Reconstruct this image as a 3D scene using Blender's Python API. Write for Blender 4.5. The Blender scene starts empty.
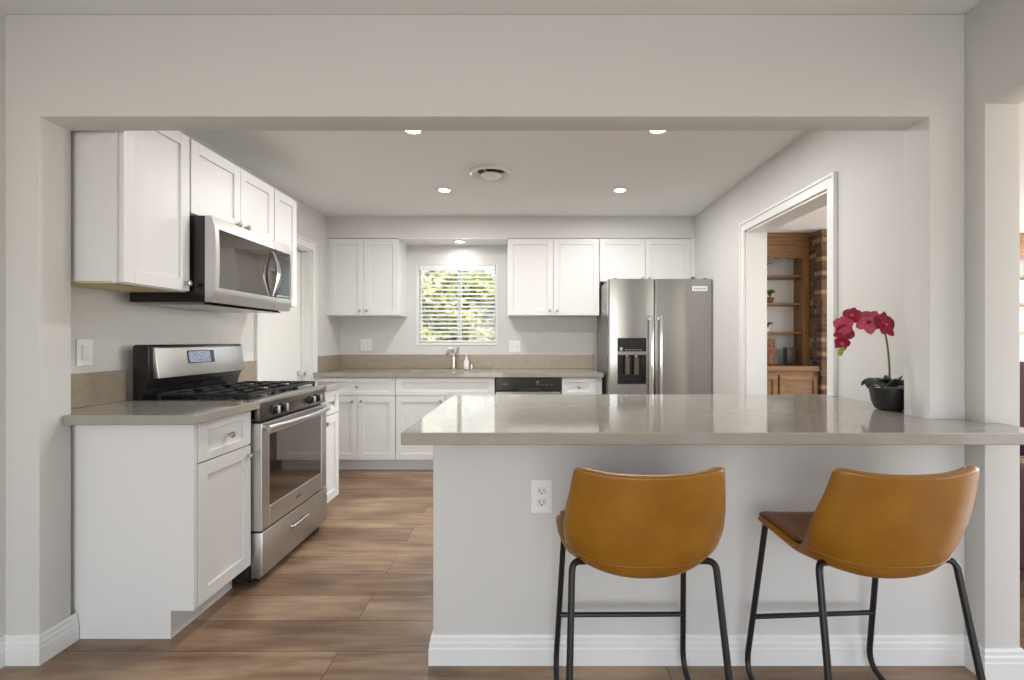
import bpy, bmesh, math, random
from mathutils import Vector, Matrix
random.seed(7)
S = bpy.context.scene
COL = S.collection
PI = math.pi
# ------------------------------------------------------------------ camera
cam = bpy.data.cameras.new('camera'); camo = bpy.data.objects.new('camera', cam); COL.objects.link(camo)
camo.location = (0, 0, 1.208); camo.rotation_euler = (PI/2, 0, 0)
cam.sensor_width = 36; cam.lens = 477.4/1024*36
cam.shift_x = -17.4/1024; cam.shift_y = 0.7/1024
cam.clip_start = 0.05
S.camera = camo
# ------------------------------------------------------------------ world, sun, daylight
w = bpy.data.worlds.new('sky'); S.world = w; w.use_nodes = True
nt = w.node_tree; bgn = nt.nodes['Background']
sk = nt.nodes.new('ShaderNodeTexSky'); sk.sky_type = 'NISHITA'; sk.sun_disc = False
sk.sun_elevation = math.radians(48); sk.sun_rotation = math.radians(120)
nt.links.new(sk.outputs[0], bgn.inputs[0]); bgn.inputs[1].default_value = 0.45
def sun(rot, e):
    l = bpy.data.lights.new('sun', 'SUN'); l.energy = e; l.angle = math.radians(1.0); l.color = (1, .95, .86)
    o = bpy.data.objects.new('sun', l); COL.objects.link(o); o.rotation_euler = rot
sun((math.radians(40), 0, math.radians(62)), 6.0)
def area(name, loc, rot, sx, sy, e, col=(1, 1, 1)):
    l = bpy.data.lights.new(name, 'AREA'); l.shape = 'RECTANGLE'; l.size = sx; l.size_y = sy; l.energy = e; l.color = col
    o = bpy.data.objects.new(name, l); COL.objects.link(o); o.location = loc; o.rotation_euler = rot
    return o
# daylight entering through the windows and glass doors of the living room behind the camera
area('daylight_rear', (-0.2, -3.27, 1.25), (PI/2, 0, 0), 3.0, 2.0, 66, (1, .99, .975))
area('daylight_kitchen_window', (-0.76, 5.13, 1.58), (-PI/2, 0, 0), 0.8, 0.8, 3.4, (.97, .98, 1))
area('daylight_family_room', (6.92, 3.2, 1.35), (0, PI/2, 0), 1.9, 3.6, 240, (1, .98, .95))
area('daylight_family_rear', (4.2, -0.15, 1.35), (PI/2, 0, 0), 2.4, 1.9, 10, (1, .98, .95))
vs = S.view_settings; vs.view_transform = 'Standard'; vs.look = 'None'; vs.gamma = 1; vs.use_curve_mapping = False
S.display_settings.display_device = 'sRGB'
vs.exposure = 0.07

# ------------------------------------------------------------------ materials
def srgb(r, g, b):
    f = lambda c: ((c/255+.055)/1.055)**2.4 if c/255 > .04045 else c/255/12.92
    return (f(r), f(g), f(b), 1)
def mat(name, col, rough=.5, metal=0, spec=.5, bump=None, var=None, coat=0, emit=None):
    m = bpy.data.materials.new(name); m.use_nodes = True
    n = m.node_tree.nodes; L = m.node_tree.links; p = n['Principled BSDF']
    c = srgb(*col)
    p.inputs['Base Color'].default_value = c; p.inputs['Roughness'].default_value = rough
    p.inputs['Metallic'].default_value = metal; p.inputs['Specular IOR Level'].default_value = spec
    p.inputs['Coat Weight'].default_value = coat
    tc = n.new('ShaderNodeTexCoord')
    if var:                                  # (scale xyz, colour 2, detail)
        mp = n.new('ShaderNodeMapping'); mp.inputs['Scale'].default_value = var[0]
        nz = n.new('ShaderNodeTexNoise'); nz.inputs['Scale'].default_value = 1; nz.inputs['Detail'].default_value = var[2]
        mx = n.new('ShaderNodeMix'); mx.data_type = 'RGBA'
        rp = n.new('ShaderNodeValToRGB'); rp.color_ramp.elements[0].position = .35; rp.color_ramp.elements[1].position = .65
        L.new(tc.outputs['Object'], mp.inputs[0]); L.new(mp.outputs[0], nz.inputs['Vector'])
        L.new(nz.outputs['Fac'], rp.inputs[0]); L.new(rp.outputs[0], mx.inputs['Factor'])
        mx.inputs[6].default_value = c; mx.inputs[7].default_value = srgb(*var[1])
        L.new(mx.outputs[2], p.inputs['Base Color'])
    if bump:                                 # (scale, strength, distance)
        nz = n.new('ShaderNodeTexNoise'); nz.inputs['Scale'].default_value = bump[0]; nz.inputs['Detail'].default_value = 3
        b = n.new('ShaderNodeBump'); b.inputs['Strength'].default_value = bump[1]; b.inputs['Distance'].default_value = bump[2]
        L.new(tc.outputs['Object'], nz.inputs['Vector']); L.new(nz.outputs['Fac'], b.inputs['Height']); L.new(b.outputs[0], p.inputs['Normal'])
    if emit:
        p.inputs['Emission Color'].default_value = srgb(*emit[0]); p.inputs['Emission Strength'].default_value = emit[1]
    return m
M = {}
M['wall'] = mat('wall_paint', (214, 213, 211), .75, spec=.25, bump=(130, .12, .002))
M['ceil'] = mat('ceiling_paint', (238, 240, 239), .9, spec=.1, bump=(90, .2, .002))
M['trim'] = mat('trim_paint', (232, 232, 231), .35, spec=.4, bump=(60, .03, .001))
M['cab'] = mat('cabinet_paint', (227, 227, 227), .38, spec=.4, bump=(40, .02, .001))
M['cabin'] = mat('cabinet_underside', (214, 198, 160), .6, bump=(40, .05, .001))
M['door'] = mat('door_paint', (236, 236, 234), .45, bump=(60, .03, .001))
M['quartz'] = mat('taupe_quartz', (161, 156, 147), .075, spec=.6, var=((9, 9, 9), (156, 151, 142), 3))
M['splash'] = mat('taupe_backsplash', (158, 146, 130), .3, spec=.45, var=((30, 30, 30), (150, 138, 122), 5))
M['black'] = mat('black_enamel', (26, 25, 25), .22, spec=.5, bump=(20, .02, .001))
M['gloss'] = mat('black_glass', (52, 42, 36), .03, spec=.9, coat=.6, bump=(2, .01, .001))
M['iron'] = mat('cast_iron', (34, 33, 33), .5, spec=.4, bump=(180, .3, .001))
M['darkmetal'] = mat('dark_metal', (52, 51, 52), .4, metal=.5, bump=(120, .1, .0005))
M['powder'] = mat('black_powder_coat', (40, 39, 40), .42, metal=.3, bump=(200, .1, .0003))
M['chrome'] = mat('chrome', (225, 225, 225), .12, metal=1, bump=(10, .01, .0005))
M['nickel'] = mat('brushed_nickel', (176, 172, 166), .28, metal=1, bump=(90, .05, .0003))
M['white'] = mat('white_plastic', (240, 240, 238), .35, bump=(30, .02, .0005))
M['slot'] = mat('dark_slot', (45, 43, 42), .6, bump=(30, .02, .0005))
M['lamp'] = mat('lamp_lens', (255, 250, 240), .4, emit=((255, 248, 236), 9), bump=(30, .02, .0005))
M['display'] = mat('clock_display', (96, 104, 128), .15, var=((140, 140, 140), (190, 196, 220), 3), emit=((150, 160, 205), .12))
M['leather'] = mat('tan_leather', (152, 104, 27), .36, spec=.5, bump=(160, .12, .001), var=((9, 9, 9), (140, 92, 21), 4))
M['leather2'] = mat('brown_leather', (128, 84, 50), .4, spec=.5, bump=(160, .12, .001), var=((9, 9, 9), (108, 68, 40), 4))
M['stitch'] = mat('leather_seam', (138, 88, 24), .45, bump=(200, .1, .001))
M['wood'] = mat('honey_oak', (140, 100, 58), .4, var=((60, 60, 4), (112, 78, 44), 6), bump=(60, .1, .001))
M['woodx'] = mat('honey_oak_grain_across', (138, 99, 57), .4, var=((4, 60, 60), (110, 76, 43), 6), bump=(60, .1, .001))
M['petal'] = mat('orchid_petal', (158, 12, 50), .5, var=((30, 30, 30), (128, 10, 42), 3))
M['petal2'] = mat('orchid_petal_pale', (192, 70, 98), .5, var=((30, 30, 30), (184, 60, 92), 3))
M['stem'] = mat('plant_stem', (110, 96, 58), .5, var=((30, 30, 30), (86, 100, 48), 3))
M['bud'] = mat('green_bud', (160, 180, 60), .5, var=((30, 30, 30), (130, 156, 50), 3))
M['leaf'] = mat('dark_leaf', (48, 66, 38), .35, var=((20, 20, 20), (36, 52, 30), 3))
M['leafy'] = mat('plant_leaf', (92, 122, 58), .5, var=((30, 30, 30), (60, 88, 42), 3))
M['pot'] = mat('black_pot', (38, 36, 37), .3, bump=(60, .05, .001))
M['moss'] = mat('white_pebbles', (220, 216, 206), .7, bump=(90, .5, .004))
M['terra'] = mat('woven_brown', (150, 104, 70), .7, var=((90, 90, 40), (84, 54, 38), 3))
M['slate'] = mat('slate_ceramic', (58, 56, 55), .35, bump=(60, .1, .002))
M['mortar'] = mat('mortar', (120, 104, 86), .9, bump=(90, .4, .003))
M['plum'] = mat('plum_velvet', (74, 34, 48), .8, bump=(150, .2, .002))
M['pattern'] = mat('tan_patterned_fabric', (196, 170, 132), .85, var=((25, 25, 25), (96, 78, 66), 2))
M['soap'] = mat('clear_soap', (226, 222, 224), .15, bump=(30, .02, .0005))
M['ground'] = mat('pale_ground', (214, 200, 168), .9, bump=(30, .3, .01), var=((2, 2, 2), (196, 184, 140), 4))
M['rubber'] = mat('rubber', (30, 30, 30), .7, bump=(90, .1, .0005))
M['redbook'] = mat('dark_red_ceramic', (126, 34, 34), .5, bump=(60, .05, .001))

def stainless(name='stainless_steel', wave=.22, rough=(.19, .23)):
    m = mat(name, (196, 194, 191), .26, metal=1) if not wave else mat(name, (174, 172, 169), .22, metal=1)
    n = m.node_tree.nodes; L = m.node_tree.links; p = n['Principled BSDF']
    tc = n.new('ShaderNodeTexCoord'); mp = n.new('ShaderNodeMapping'); mp.inputs['Scale'].default_value = (500, 500, 4)
    nz = n.new('ShaderNodeTexNoise'); nz.inputs['Scale'].default_value = 1; nz.inputs['Detail'].default_value = 4
    mr = n.new('ShaderNodeMapRange'); mr.inputs[3].default_value = rough[0]; mr.inputs[4].default_value = rough[1]
    b = n.new('ShaderNodeBump'); b.inputs['Strength'].default_value = .004; b.inputs['Distance'].default_value = .0001
    L.new(tc.outputs['Object'], mp.inputs[0]); L.new(mp.outputs[0], nz.inputs['Vector'])
    L.new(nz.outputs['Fac'], mr.inputs[0]); L.new(mr.outputs[0], p.inputs['Roughness'])
    n2 = n.new('ShaderNodeTexNoise'); n2.inputs['Scale'].default_value = 2.2
    mp2 = n.new('ShaderNodeMapping'); mp2.inputs['Scale'].default_value = (1, 1, .25)
    b2 = n.new('ShaderNodeBump'); b2.inputs['Strength'].default_value = wave; b2.inputs['Distance'].default_value = .01
    L.new(tc.outputs['Object'], mp2.inputs[0]); L.new(mp2.outputs[0], n2.inputs['Vector'])
    L.new(n2.outputs['Fac'], b2.inputs['Height'])
    L.new(nz.outputs['Fac'], b.inputs['Height']); L.new(b2.outputs[0], b.inputs['Normal']); L.new(b.outputs[0], p.inputs['Normal'])
    return m
M['steel'] = stainless(); M['steelflat'] = stainless('satin_stainless', .0, (.36, .42))
M['darksteel'] = mat('dark_stainless', (112, 104, 97), .25, metal=.9, bump=(60, .03, .0005))

def floor_mat():
    m = mat('plank_floor', (150, 120, 90), .33, spec=.45)
    n = m.node_tree.nodes; L = m.node_tree.links; p = n['Principled BSDF']
    tc = n.new('ShaderNodeTexCoord')
    br = n.new('ShaderNodeTexBrick'); br.inputs['Scale'].default_value = 1
    br.inputs['Brick Width'].default_value = 1.25; br.inputs['Row Height'].default_value = .2045
    br.inputs['Mortar Size'].default_value = .0018; br.inputs['Mortar Smooth'].default_value = .3
    br.offset = .37; br.offset_frequency = 2; br.inputs['Bias'].default_value = 0
    br.inputs['Color1'].default_value = srgb(195, 172, 146); br.inputs['Color2'].default_value = srgb(154, 132, 111)
    br.inputs['Mortar'].default_value = srgb(96, 80, 66)
    mb = n.new('ShaderNodeMapping'); mb.inputs['Location'].default_value = (.28, -.015, 0)
    L.new(tc.outputs['Object'], mb.inputs[0]); L.new(mb.outputs[0], br.inputs['Vector'])
    mp = n.new('ShaderNodeMapping'); mp.inputs['Scale'].default_value = (2.0, 17, 1)
    nz = n.new('ShaderNodeTexNoise'); nz.inputs['Scale'].default_value = 1; nz.inputs['Detail'].default_value = 6; nz.inputs['Distortion'].default_value = .8
    L.new(tc.outputs['Object'], mp.inputs[0])
    # shift the grain from plank to plank
    ad = n.new('ShaderNodeVectorMath'); ad.operation = 'MULTIPLY_ADD'
    L.new(br.outputs['Color'], ad.inputs[0]); ad.inputs[1].default_value = (40, 40, 40); L.new(mp.outputs[0], ad.inputs[2])
    L.new(ad.outputs[0], nz.inputs['Vector'])
    rp = n.new('ShaderNodeValToRGB'); rp.color_ramp.elements[0].position = .3; rp.color_ramp.elements[0].color = srgb(192, 175, 160)
    rp.color_ramp.elements[1].position = .68; rp.color_ramp.elements[1].color = srgb(255, 250, 244)
    L.new(nz.outputs['Fac'], rp.inputs[0])
    mp3 = n.new('ShaderNodeMapping'); mp3.inputs['Scale'].default_value = (1.6, 4.5, 1)
    n3 = n.new('ShaderNodeTexNoise'); n3.inputs['Scale'].default_value = 1; n3.inputs['Detail'].default_value = 3
    L.new(tc.outputs['Object'], mp3.inputs[0]); L.new(mp3.outputs[0], n3.inputs['Vector'])
    r3 = n.new('ShaderNodeValToRGB'); r3.color_ramp.elements[0].position = .35; r3.color_ramp.elements[0].color = srgb(196, 186, 180)
    r3.color_ramp.elements[1].position = .62; r3.color_ramp.elements[1].color = (1, 1, 1, 1)
    L.new(n3.outputs['Fac'], r3.inputs[0])
    m1 = n.new('ShaderNodeMix'); m1.data_type = 'RGBA'; m1.blend_type = 'MULTIPLY'; m1.inputs[0].default_value = 1
    L.new(br.outputs['Color'], m1.inputs[6]); L.new(rp.outputs[0], m1.inputs[7])
    m2 = n.new('ShaderNodeMix'); m2.data_type = 'RGBA'; m2.blend_type = 'MULTIPLY'; m2.inputs[0].default_value = 1
    L.new(m1.outputs[2], m2.inputs[6]); L.new(r3.outputs[0], m2.inputs[7])
    L.new(m2.outputs[2], p.inputs['Base Color'])
    b = n.new('ShaderNodeBump'); b.inputs['Strength'].default_value = .25; b.inputs['Distance'].default_value = .002
    L.new(nz.outputs['Fac'], b.inputs['Height']); L.new(b.outputs[0], p.inputs['Normal'])
    return m
M['floor'] = floor_mat()

def patchy(name, cols, scale, rough=.85):
    """colour changing from one brick (or leaf) to the next, by island"""
    m = mat(name, cols[0], rough)
    n = m.node_tree.nodes; L = m.node_tree.links; p = n['Principled BSDF']
    g = n.new('ShaderNodeNewGeometry'); rp = n.new('ShaderNodeValToRGB'); rp.color_ramp.interpolation = 'CONSTANT'
    els = rp.color_ramp.elements
    els[0].color = srgb(*cols[0]); els[1].position = 1/len(cols); els[1].color = srgb(*cols[1])
    for i, c in enumerate(cols[2:], 2):
        e = els.new(i/len(cols)); e.color = srgb(*c)
    L.new(g.outputs['Random Per Island'], rp.inputs[0]); L.new(rp.outputs[0], p.inputs['Base Color'])
    return m
M['brick'] = patchy('rough_brick', [(88, 64, 46), (108, 80, 56), (72, 54, 42), (140, 116, 88), (98, 72, 50), (80, 60, 46)], 1)
M['hedge'] = patchy('hedge_leaves', [(206, 206, 120), (180, 180, 100), (222, 216, 150), (140, 146, 80), (196, 192, 110), (104, 108, 64)], 1, .7)
M['bark'] = mat('shaded_branches', (70, 64, 46), .9, bump=(20, .5, .02), var=((6, 6, 6), (48, 52, 32), 4))

def glass_mat():
    m = bpy.data.materials.new('clear_glass'); m.use_nodes = True
    n = m.node_tree.nodes; L = m.node_tree.links
    for x in list(n): n.remove(x)
    o = n.new('ShaderNodeOutputMaterial'); t = n.new('ShaderNodeBsdfTransparent'); g = n.new('ShaderNodeBsdfGlossy'); g.inputs['Roughness'].default_value = .02
    mx = n.new('ShaderNodeMixShader'); fr = n.new('ShaderNodeFresnel'); fr.inputs[0].default_value = 1.45
    L.new(fr.outputs[0], mx.inputs[0]); L.new(t.outputs[0], mx.inputs[1]); L.new(g.outputs[0], mx.inputs[2]); L.new(mx.outputs[0], o.inputs[0])
    return m
M['glass'] = glass_mat()

# ------------------------------------------------------------------ mesh helpers
class MB:
    def __init__(s): s.bm = bmesh.new()
    def box(s, x0, x1, y0, y1, z0, z1, bev=0, seg=2):
        b = s.bm
        if x0 > x1: x0, x1 = x1, x0
        if y0 > y1: y0, y1 = y1, y0
        if z0 > z1: z0, z1 = z1, z0
        v = [b.verts.new(p) for p in ((x0,y0,z0),(x1,y0,z0),(x1,y1,z0),(x0,y1,z0),(x0,y0,z1),(x1,y0,z1),(x1,y1,z1),(x0,y1,z1))]
        fs = [b.faces.new([v[i] for i in f]) for f in ((0,3,2,1),(4,5,6,7),(0,1,5,4),(1,2,6,5),(2,3,7,6),(3,0,4,7))]
        if bev:
            es = {e for f in fs for e in f.edges}
            bmesh.ops.bevel(b, geom=list(es), offset=bev, segments=seg, affect='EDGES', profile=.5)
        return s
    def quad(s, pts):
        s.bm.faces.new([s.bm.verts.new(p) for p in pts]); return s
    def prism(s, poly, a0, a1, axis='z', bev=0):
        """extrude a 2-D polygon along an axis: z -> (x,y), y -> (x,z), x -> (y,z)"""
        f = {'z': lambda p, a: (p[0], p[1], a), 'y': lambda p, a: (p[0], a, p[1]), 'x': lambda p, a: (a, p[0], p[1])}[axis]
        b = s.bm
        v0 = [b.verts.new(f(p, a0)) for p in poly]; v1 = [b.verts.new(f(p, a1)) for p in poly]
        n = len(poly); fs = [b.faces.new(v0), b.faces.new(v1[::-1])]
        for i in range(n): fs.append(b.faces.new((v0[i], v0[(i+1) % n], v1[(i+1) % n], v1[i])))
        bmesh.ops.recalc_face_normals(b, faces=fs)
        if bev:
            es = [e for e in {e for q in fs for e in q.edges} if len(e.link_faces) == 2 and e.calc_face_angle(0) > .5]
            bmesh.ops.bevel(b, geom=es, offset=bev, segments=2, affect='EDGES', profile=.5)
        return s
    def tube(s, pts, r, n=10, closed=False, caps=True):
        pts = [Vector(p) for p in pts]; b = s.bm; rings = []
        N = len(pts); up = None
        for i, p in enumerate(pts):
            if closed: t = (pts[(i+1) % N]-pts[i-1]).normalized()
            else: t = (pts[min(i+1, N-1)]-pts[max(i-1, 0)]).normalized()
            if up is None:
                up = Vector((0, 0, 1)) if abs(t.z) < .9 else Vector((1, 0, 0))
            a = t.cross(up); a.normalize(); c = a.cross(t); c.normalize(); up = c
            rr = r[i] if isinstance(r, (list, tuple)) else r
            rings.append([b.verts.new(p+(a*math.cos(q*2*PI/n)+c*math.sin(q*2*PI/n))*rr) for q in range(n)])
        for i in range(N if closed else N-1):
            A, B = rings[i], rings[(i+1) % N]
            for q in range(n): b.faces.new((A[q], A[(q+1) % n], B[(q+1) % n], B[q]))
        if not closed and caps: b.faces.new(rings[0][::-1]); b.faces.new(rings[-1])
        return s
    def lathe(s, prof, c=(0, 0, 0), n=24, axis='z'):
        """prof: (radius, height) from bottom to top, closed with caps"""
        b = s.bm; rings = []
        def P(r, h, a):
            x, y = r*math.cos(a), r*math.sin(a)
            v = {'z': (x, y, h), 'y': (x, h, y), 'x': (h, x, y)}[axis]
            return (c[0]+v[0], c[1]+v[1], c[2]+v[2])
        for r, h in prof: rings.append([b.verts.new(P(max(r, 1e-4), h, q*2*PI/n)) for q in range(n)])
        fs = []
        for A, B in zip(rings, rings[1:]):
            for q in range(n): fs.append(b.faces.new((A[q], A[(q+1) % n], B[(q+1) % n], B[q])))
        fs.append(b.faces.new(rings[0][::-1])); fs.append(b.faces.new(rings[-1]))
        return s
    def build(s, name, m, parent=None, smooth=False, local=False, angle=27):
        bmesh.ops.recalc_face_normals(s.bm, faces=s.bm.faces[:])
        if parent is not None and not local:
            L = Vector((0, 0, 0)); q = parent
            while q is not None: L += q.location; q = q.parent
            for v in s.bm.verts: v.co -= L
        me = bpy.data.meshes.new(name); s.bm.to_mesh(me); s.bm.free()
        me.materials.append(M[m] if isinstance(m, str) else m)
        o = bpy.data.objects.new(name, me); COL.objects.link(o)
        if parent is not None: o.parent = parent
        if smooth:
            for p in me.polygons: p.use_smooth = True
            me.set_sharp_from_angle(angle=math.radians(angle))
        return o
def B(*a, **k): return MB().box(*a, **k)
def struct(o): o['kind'] = 'structure'; return o
def tag(o, label, cat, group=None):
    o['label'] = label; o['category'] = cat
    if group: o['group'] = group
    return o
def thing(name, label, cat, loc=(0, 0, 0), rz=0, group=None):
    o = bpy.data.objects.new(name, None); COL.objects.link(o); o.empty_display_size = .1
    o.location = loc; o.rotation_euler = (0, 0, rz)
    return tag(o, label, cat, group)
def dup(root, loc, rz, label, group=None):
    r = root.copy(); COL.objects.link(r); r.location = loc; r.rotation_euler = (0, 0, rz); r['label'] = label
    if group: r['group'] = group
    def kids(a, b):
        for ch in [x for x in bpy.data.objects if x.parent == a]:
            c = ch.copy(); COL.objects.link(c); c.parent = b; kids(ch, c)
    kids(root, r)
    return r
def text_mesh(s, size, name, m, parent, loc, rot, ext=.0004):
    cu = bpy.data.curves.new('lettering', 'FONT'); cu.body = s; cu.size = size; cu.extrude = ext; cu.align_x = 'CENTER'; cu.align_y = 'CENTER'
    t = bpy.data.objects.new('lettering', cu); COL.objects.link(t)
    dg = bpy.context.evaluated_depsgraph_get(); me = bpy.data.meshes.new_from_object(t.evaluated_get(dg))
    bpy.data.objects.remove(t)
    o = bpy.data.objects.new(name, me); COL.objects.link(o); me.materials.append(M[m])
    L = Vector((0, 0, 0)); q = parent
    while q is not None: L += q.location; q = q.parent
    o.parent = parent; o.location = Vector(loc)-L; o.rotation_euler = rot
    return o

# ------------------------------------------------------------------ dimensions
WL, WR, WB = -1.988, 1.62, 5.007      # kitchen: left wall, right wall, back wall
H = 2.43
PF, PB = 1.787, 1.912                 # partition with the wide opening: front and back faces
OL, OR, OH = -1.834, 1.498, 2.047
LL, LR = -1.96, 1.628                 # living room side walls
JE = 1.706                            # end of the living room's right wall stub

# ------------------------------------------------------------------ shell
struct(B(-2.3, 7.1, -3.5, 5.95, -.08, 0).build('floor', 'floor'))
c = MB(); c.box(-2.3, 1.77, -3.5, 5.15, H, H+.1); c.box(1.77, 7.1, -.4, 5.95, H, H+.1)
struct(c.build('ceiling', 'ceil'))
# kitchen left wall with the door opening
D0, D1 = 3.53, 4.35
c = MB(); c.box(-2.13, WL, PB, D0, 0, H); c.box(-2.13, WL, D1, WB, 0, H); c.box(-2.13, WL, D0, D1, 2.03, H)
struct(c.build('wall_left', 'wall'))
# back wall with the window opening
WX0, WX1, WZ0, WZ1 = -1.179, -.34, 1.163, 2.0
c = MB(); c.box(-2.13, WX0, WB, 5.15, 0, H); c.box(WX1, 1.77, WB, 5.15, 0, H); c.box(WX0, WX1, WB, 5.15, 0, WZ0); c.box(WX0, WX1, WB, 5.15, WZ1, H)
struct(c.build('wall_back', 'wall'))
# soffit over the back cabinets
SF = 4.677; SZ = 2.214
struct(B(WL, WR, SF, WB, SZ, H).build('trim_1', 'wall'))
struct(B(-1.279, -.218, SF+.001, WB-.001, SZ-.008, SZ-.0005).build('trim_6', 'trim'))
# right kitchen wall with doorway
R0, R1, RZ = 2.575, 3.57, 2.03
c = MB(); c.box(WR, 1.77, PB, R0, 0, H); c.box(WR, 1.77, R1, WB, 0, H); c.box(WR, 1.77, R0, R1, RZ, H)
struct(c.build('wall_right', 'wall'))
# partition with the wide opening, slightly rounded corners
c = MB()
c.prism([(-2.13, 0), (OL, 0), (OL, OH), (OR, OH), (OR, .8745), (-.361, .8745), (-.361, 0), (1.77, 0), (1.77, H), (-2.13, H)], PF, PB, 'y', bev=.005)
struct(c.build('wall_front', 'wall', smooth=True))
# living room walls
struct(B(-2.13, LL, -3.5, PF, 0, H).build('wall_living_left', 'wall'))
c = MB()
c.prism([(PF, 0), (PF, H), (-3.5, H), (-3.5, 0), (.55, 0), (.55, 2.055), (JE, 2.055), (JE, 0)], LR, 1.755, 'x', bev=.005)
struct(c.build('wall_living_right', 'wall', smooth=True))
c = MB(); c.box(-2.13, -1.75, -3.5, -3.38, 0, H); c.box(1.4, 1.755, -3.5, -3.38, 0, H); c.box(-1.75, 1.4, -3.5, -3.38, 2.25, H); c.box(-1.75, 1.4, -3.5, -3.38, 0, .22)
c.box(-.22, -.14, -3.46, -3.4, .22, 2.25)
struct(c.build('wall_living_rear', 'wall'))
# family room
struct(B(1.77, 7.1, 5.72, 5.95, 0, H).build('wall_family_back', 'wall'))
c = MB(); c.box(7.0, 7.1, -.4, 5.72, 0, .35); c.box(7.0, 7.1, -.4, 5.72, 2.3, H); c.box(7.0, 7.1, -.4, 1.2, .35, 2.3); c.box(7.0, 7.1, 5.1, 5.72, .35, 2.3)
struct(c.build('wall_family_right', 'wall'))
c = MB(); c.box(1.755, 3.0, -.4, -.28, 0, H); c.box(5.4, 7.0, -.4, -.28, 0, H); c.box(3.0, 5.4, -.4, -.28, 2.3, H); c.box(3.0, 5.4, -.4, -.28, 0, .35)
struct(c.build('wall_family_front', 'wall'))

# baseboards: stepped profile swept along a wall face
def baseboard(name, paths, h=.11):
    """paths: plan polylines walked with the wall on the left hand; mitred corners; one mesh"""
    c = MB()
    prof = [(0, 0), (.014, 0), (.014, h*.56), (.012, h*.6), (.012, h*.74), (.008, h*.8), (.008, h*.92), (.004, h), (0, h)]
    for P in paths:
        P = [Vector((x, y, 0)) for x, y in P]; rings = []
        for i, p in enumerate(P):
            ns = []
            if i: d = (p-P[i-1]).normalized(); ns.append(Vector((d.y, -d.x, 0)))
            if i < len(P)-1: d = (P[i+1]-p).normalized(); ns.append(Vector((d.y, -d.x, 0)))
            m = ns[0] if len(ns) == 1 else (ns[0]+ns[1])/(1+ns[0].dot(ns[1]))
            rings.append([c.bm.verts.new(p+m*a+Vector((0, 0, z))) for a, z in prof])
        n = len(prof)
        for A, Q in zip(rings, rings[1:]):
            for i in range(n): c.bm.faces.new((A[i], A[(i+1) % n], Q[(i+1) % n], Q[i]))
        c.bm.faces.new(rings[0]); c.bm.faces.new(rings[-1][::-1])
    return struct(c.build(name, 'trim'))
baseboard('baseboard_left', [[(LL, -3.38), (LL, PF), (OL, PF), (OL, 1.93)]])
baseboard('baseboard_right', [[(-.361, PB), (-.361, PF), (LR, PF), (LR, JE), (1.755, JE), (1.755, 1.9)], [(LR, .55), (LR, -3.38)]])
baseboard('baseboard_family', [[(1.77, R0-.07), (1.77, PB)], [(1.77, 5.2), (1.77, R1+.07)]])

# left door (closed) with casing
def casing(c, x, s, y0, y1, zt, wd, zb0=0, zb1=0, t=.016):
    """flat casing with a raised back band, on plane x, facing s"""
    for (a, b_, zb) in ((y0-wd, y0, zb0), (y1, y1+wd, zb1)):
        c.box(x, x+s*t, a+.0015, b_-.0015, zb, zt+wd-.0015)
    c.box(x, x+s*t, y0-.0015, y1+.0015, zt, zt+wd-.0015)
    o = .018
    c.box(x, x+s*(t+.008), y0-wd, y0-wd+o, zb0, zt+wd, bev=.003); c.box(x, x+s*(t+.008), y1+wd-o, y1+wd, zb1, zt+wd, bev=.003)
    c.box(x, x+s*(t+.008), y0-wd+o, y1+wd-o, zt+wd-o, zt+wd, bev=.003)
c = MB(); casing(c, WL, 1, D0, D1, 2.03, .08)
c.box(-2.13, WL, D0-.002, D0+.012, 0, 2.03); c.box(-2.13, WL, D1-.012, D1+.002, 0, 2.03); c.box(-2.13, WL, D0, D1, 2.018, 2.032)
c.box(-2.066, -2.054, D1-.03, D1-.012, 0, 2.018)
struct(c.build('trim_2', 'trim'))
d = struct(B(-2.115, -2.07, D0+.014, D1-.014, .008, 2.014, bev=.002).build('door_1', 'door'))
k = MB(); k.lathe([(.03, 0), (.03, .006), (.012, .01), (.011, .03), (.02, .036), (.026, .05), (.024, .062), (.012, .068)], (-2.07, 4.27, .91), 20, 'x')
k.build('door_handle', 'chrome', d, smooth=True, local=True)
c = MB(); casing(c, WR, -1, R0, R1, RZ, .068, zb0=.9155)

c.box(WR, 1.77, R0-.002, R0+.014, 0, RZ); c.box(WR, 1.77, R1-.014, R1+.002, 0, RZ); c.box(WR, 1.77, R0, R1, RZ-.014, RZ+.002)
struct(c.build('trim_3', 'trim'))

# window
wf = MB(); y0, y1 = 5.075, 5.115
wf.box(WX0, WX1, y0, y1, WZ0, WZ0+.04); wf.box(WX0, WX1, y0, y1, WZ1-.03, WZ1)
wf.box(WX0, WX0+.03, y0, y1, WZ0+.04, WZ1-.03); wf.box(WX1-.03, WX1, y0, y1, WZ0+.04, WZ1-.03)
xm = -.745
wf.box(xm-.02, xm+.02, y0, y1, WZ0+.04, WZ1-.03)
win = struct(wf.build('window_1', 'trim'))
B(WX0+.03, xm-.02, 5.093, 5.097, WZ0+.04, WZ1-.03).build('pane', 'glass', win, local=True)
B(xm+.02, WX1-.03, 5.098, 5.102, WZ0+.04, WZ1-.03).build('pane', 'glass', win, local=True)
c = MB(); c.box(WX0-.004, WX1+.004, WB-.012, 5.075, WZ0-.001, WZ0+.022, bev=.003); c.box(WX0-.004, WX0+.014, WB-.006, 5.07, WZ0+.022, WZ1); c.box(WX1-.014, WX1+.004, WB-.006, 5.07, WZ0+.022, WZ1)
c.build('window_sill', 'trim', win, local=True)
bl = thing('window_blind', 'white horizontal slat blind covering the window above the sink', 'window blind', (-.76, 5.04, WZ1))
B(WX0+.018, WX1-.018, 5.008, 5.066, WZ1-.052, WZ1-.002, bev=.003).build('headrail', 'trim', bl)
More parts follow.
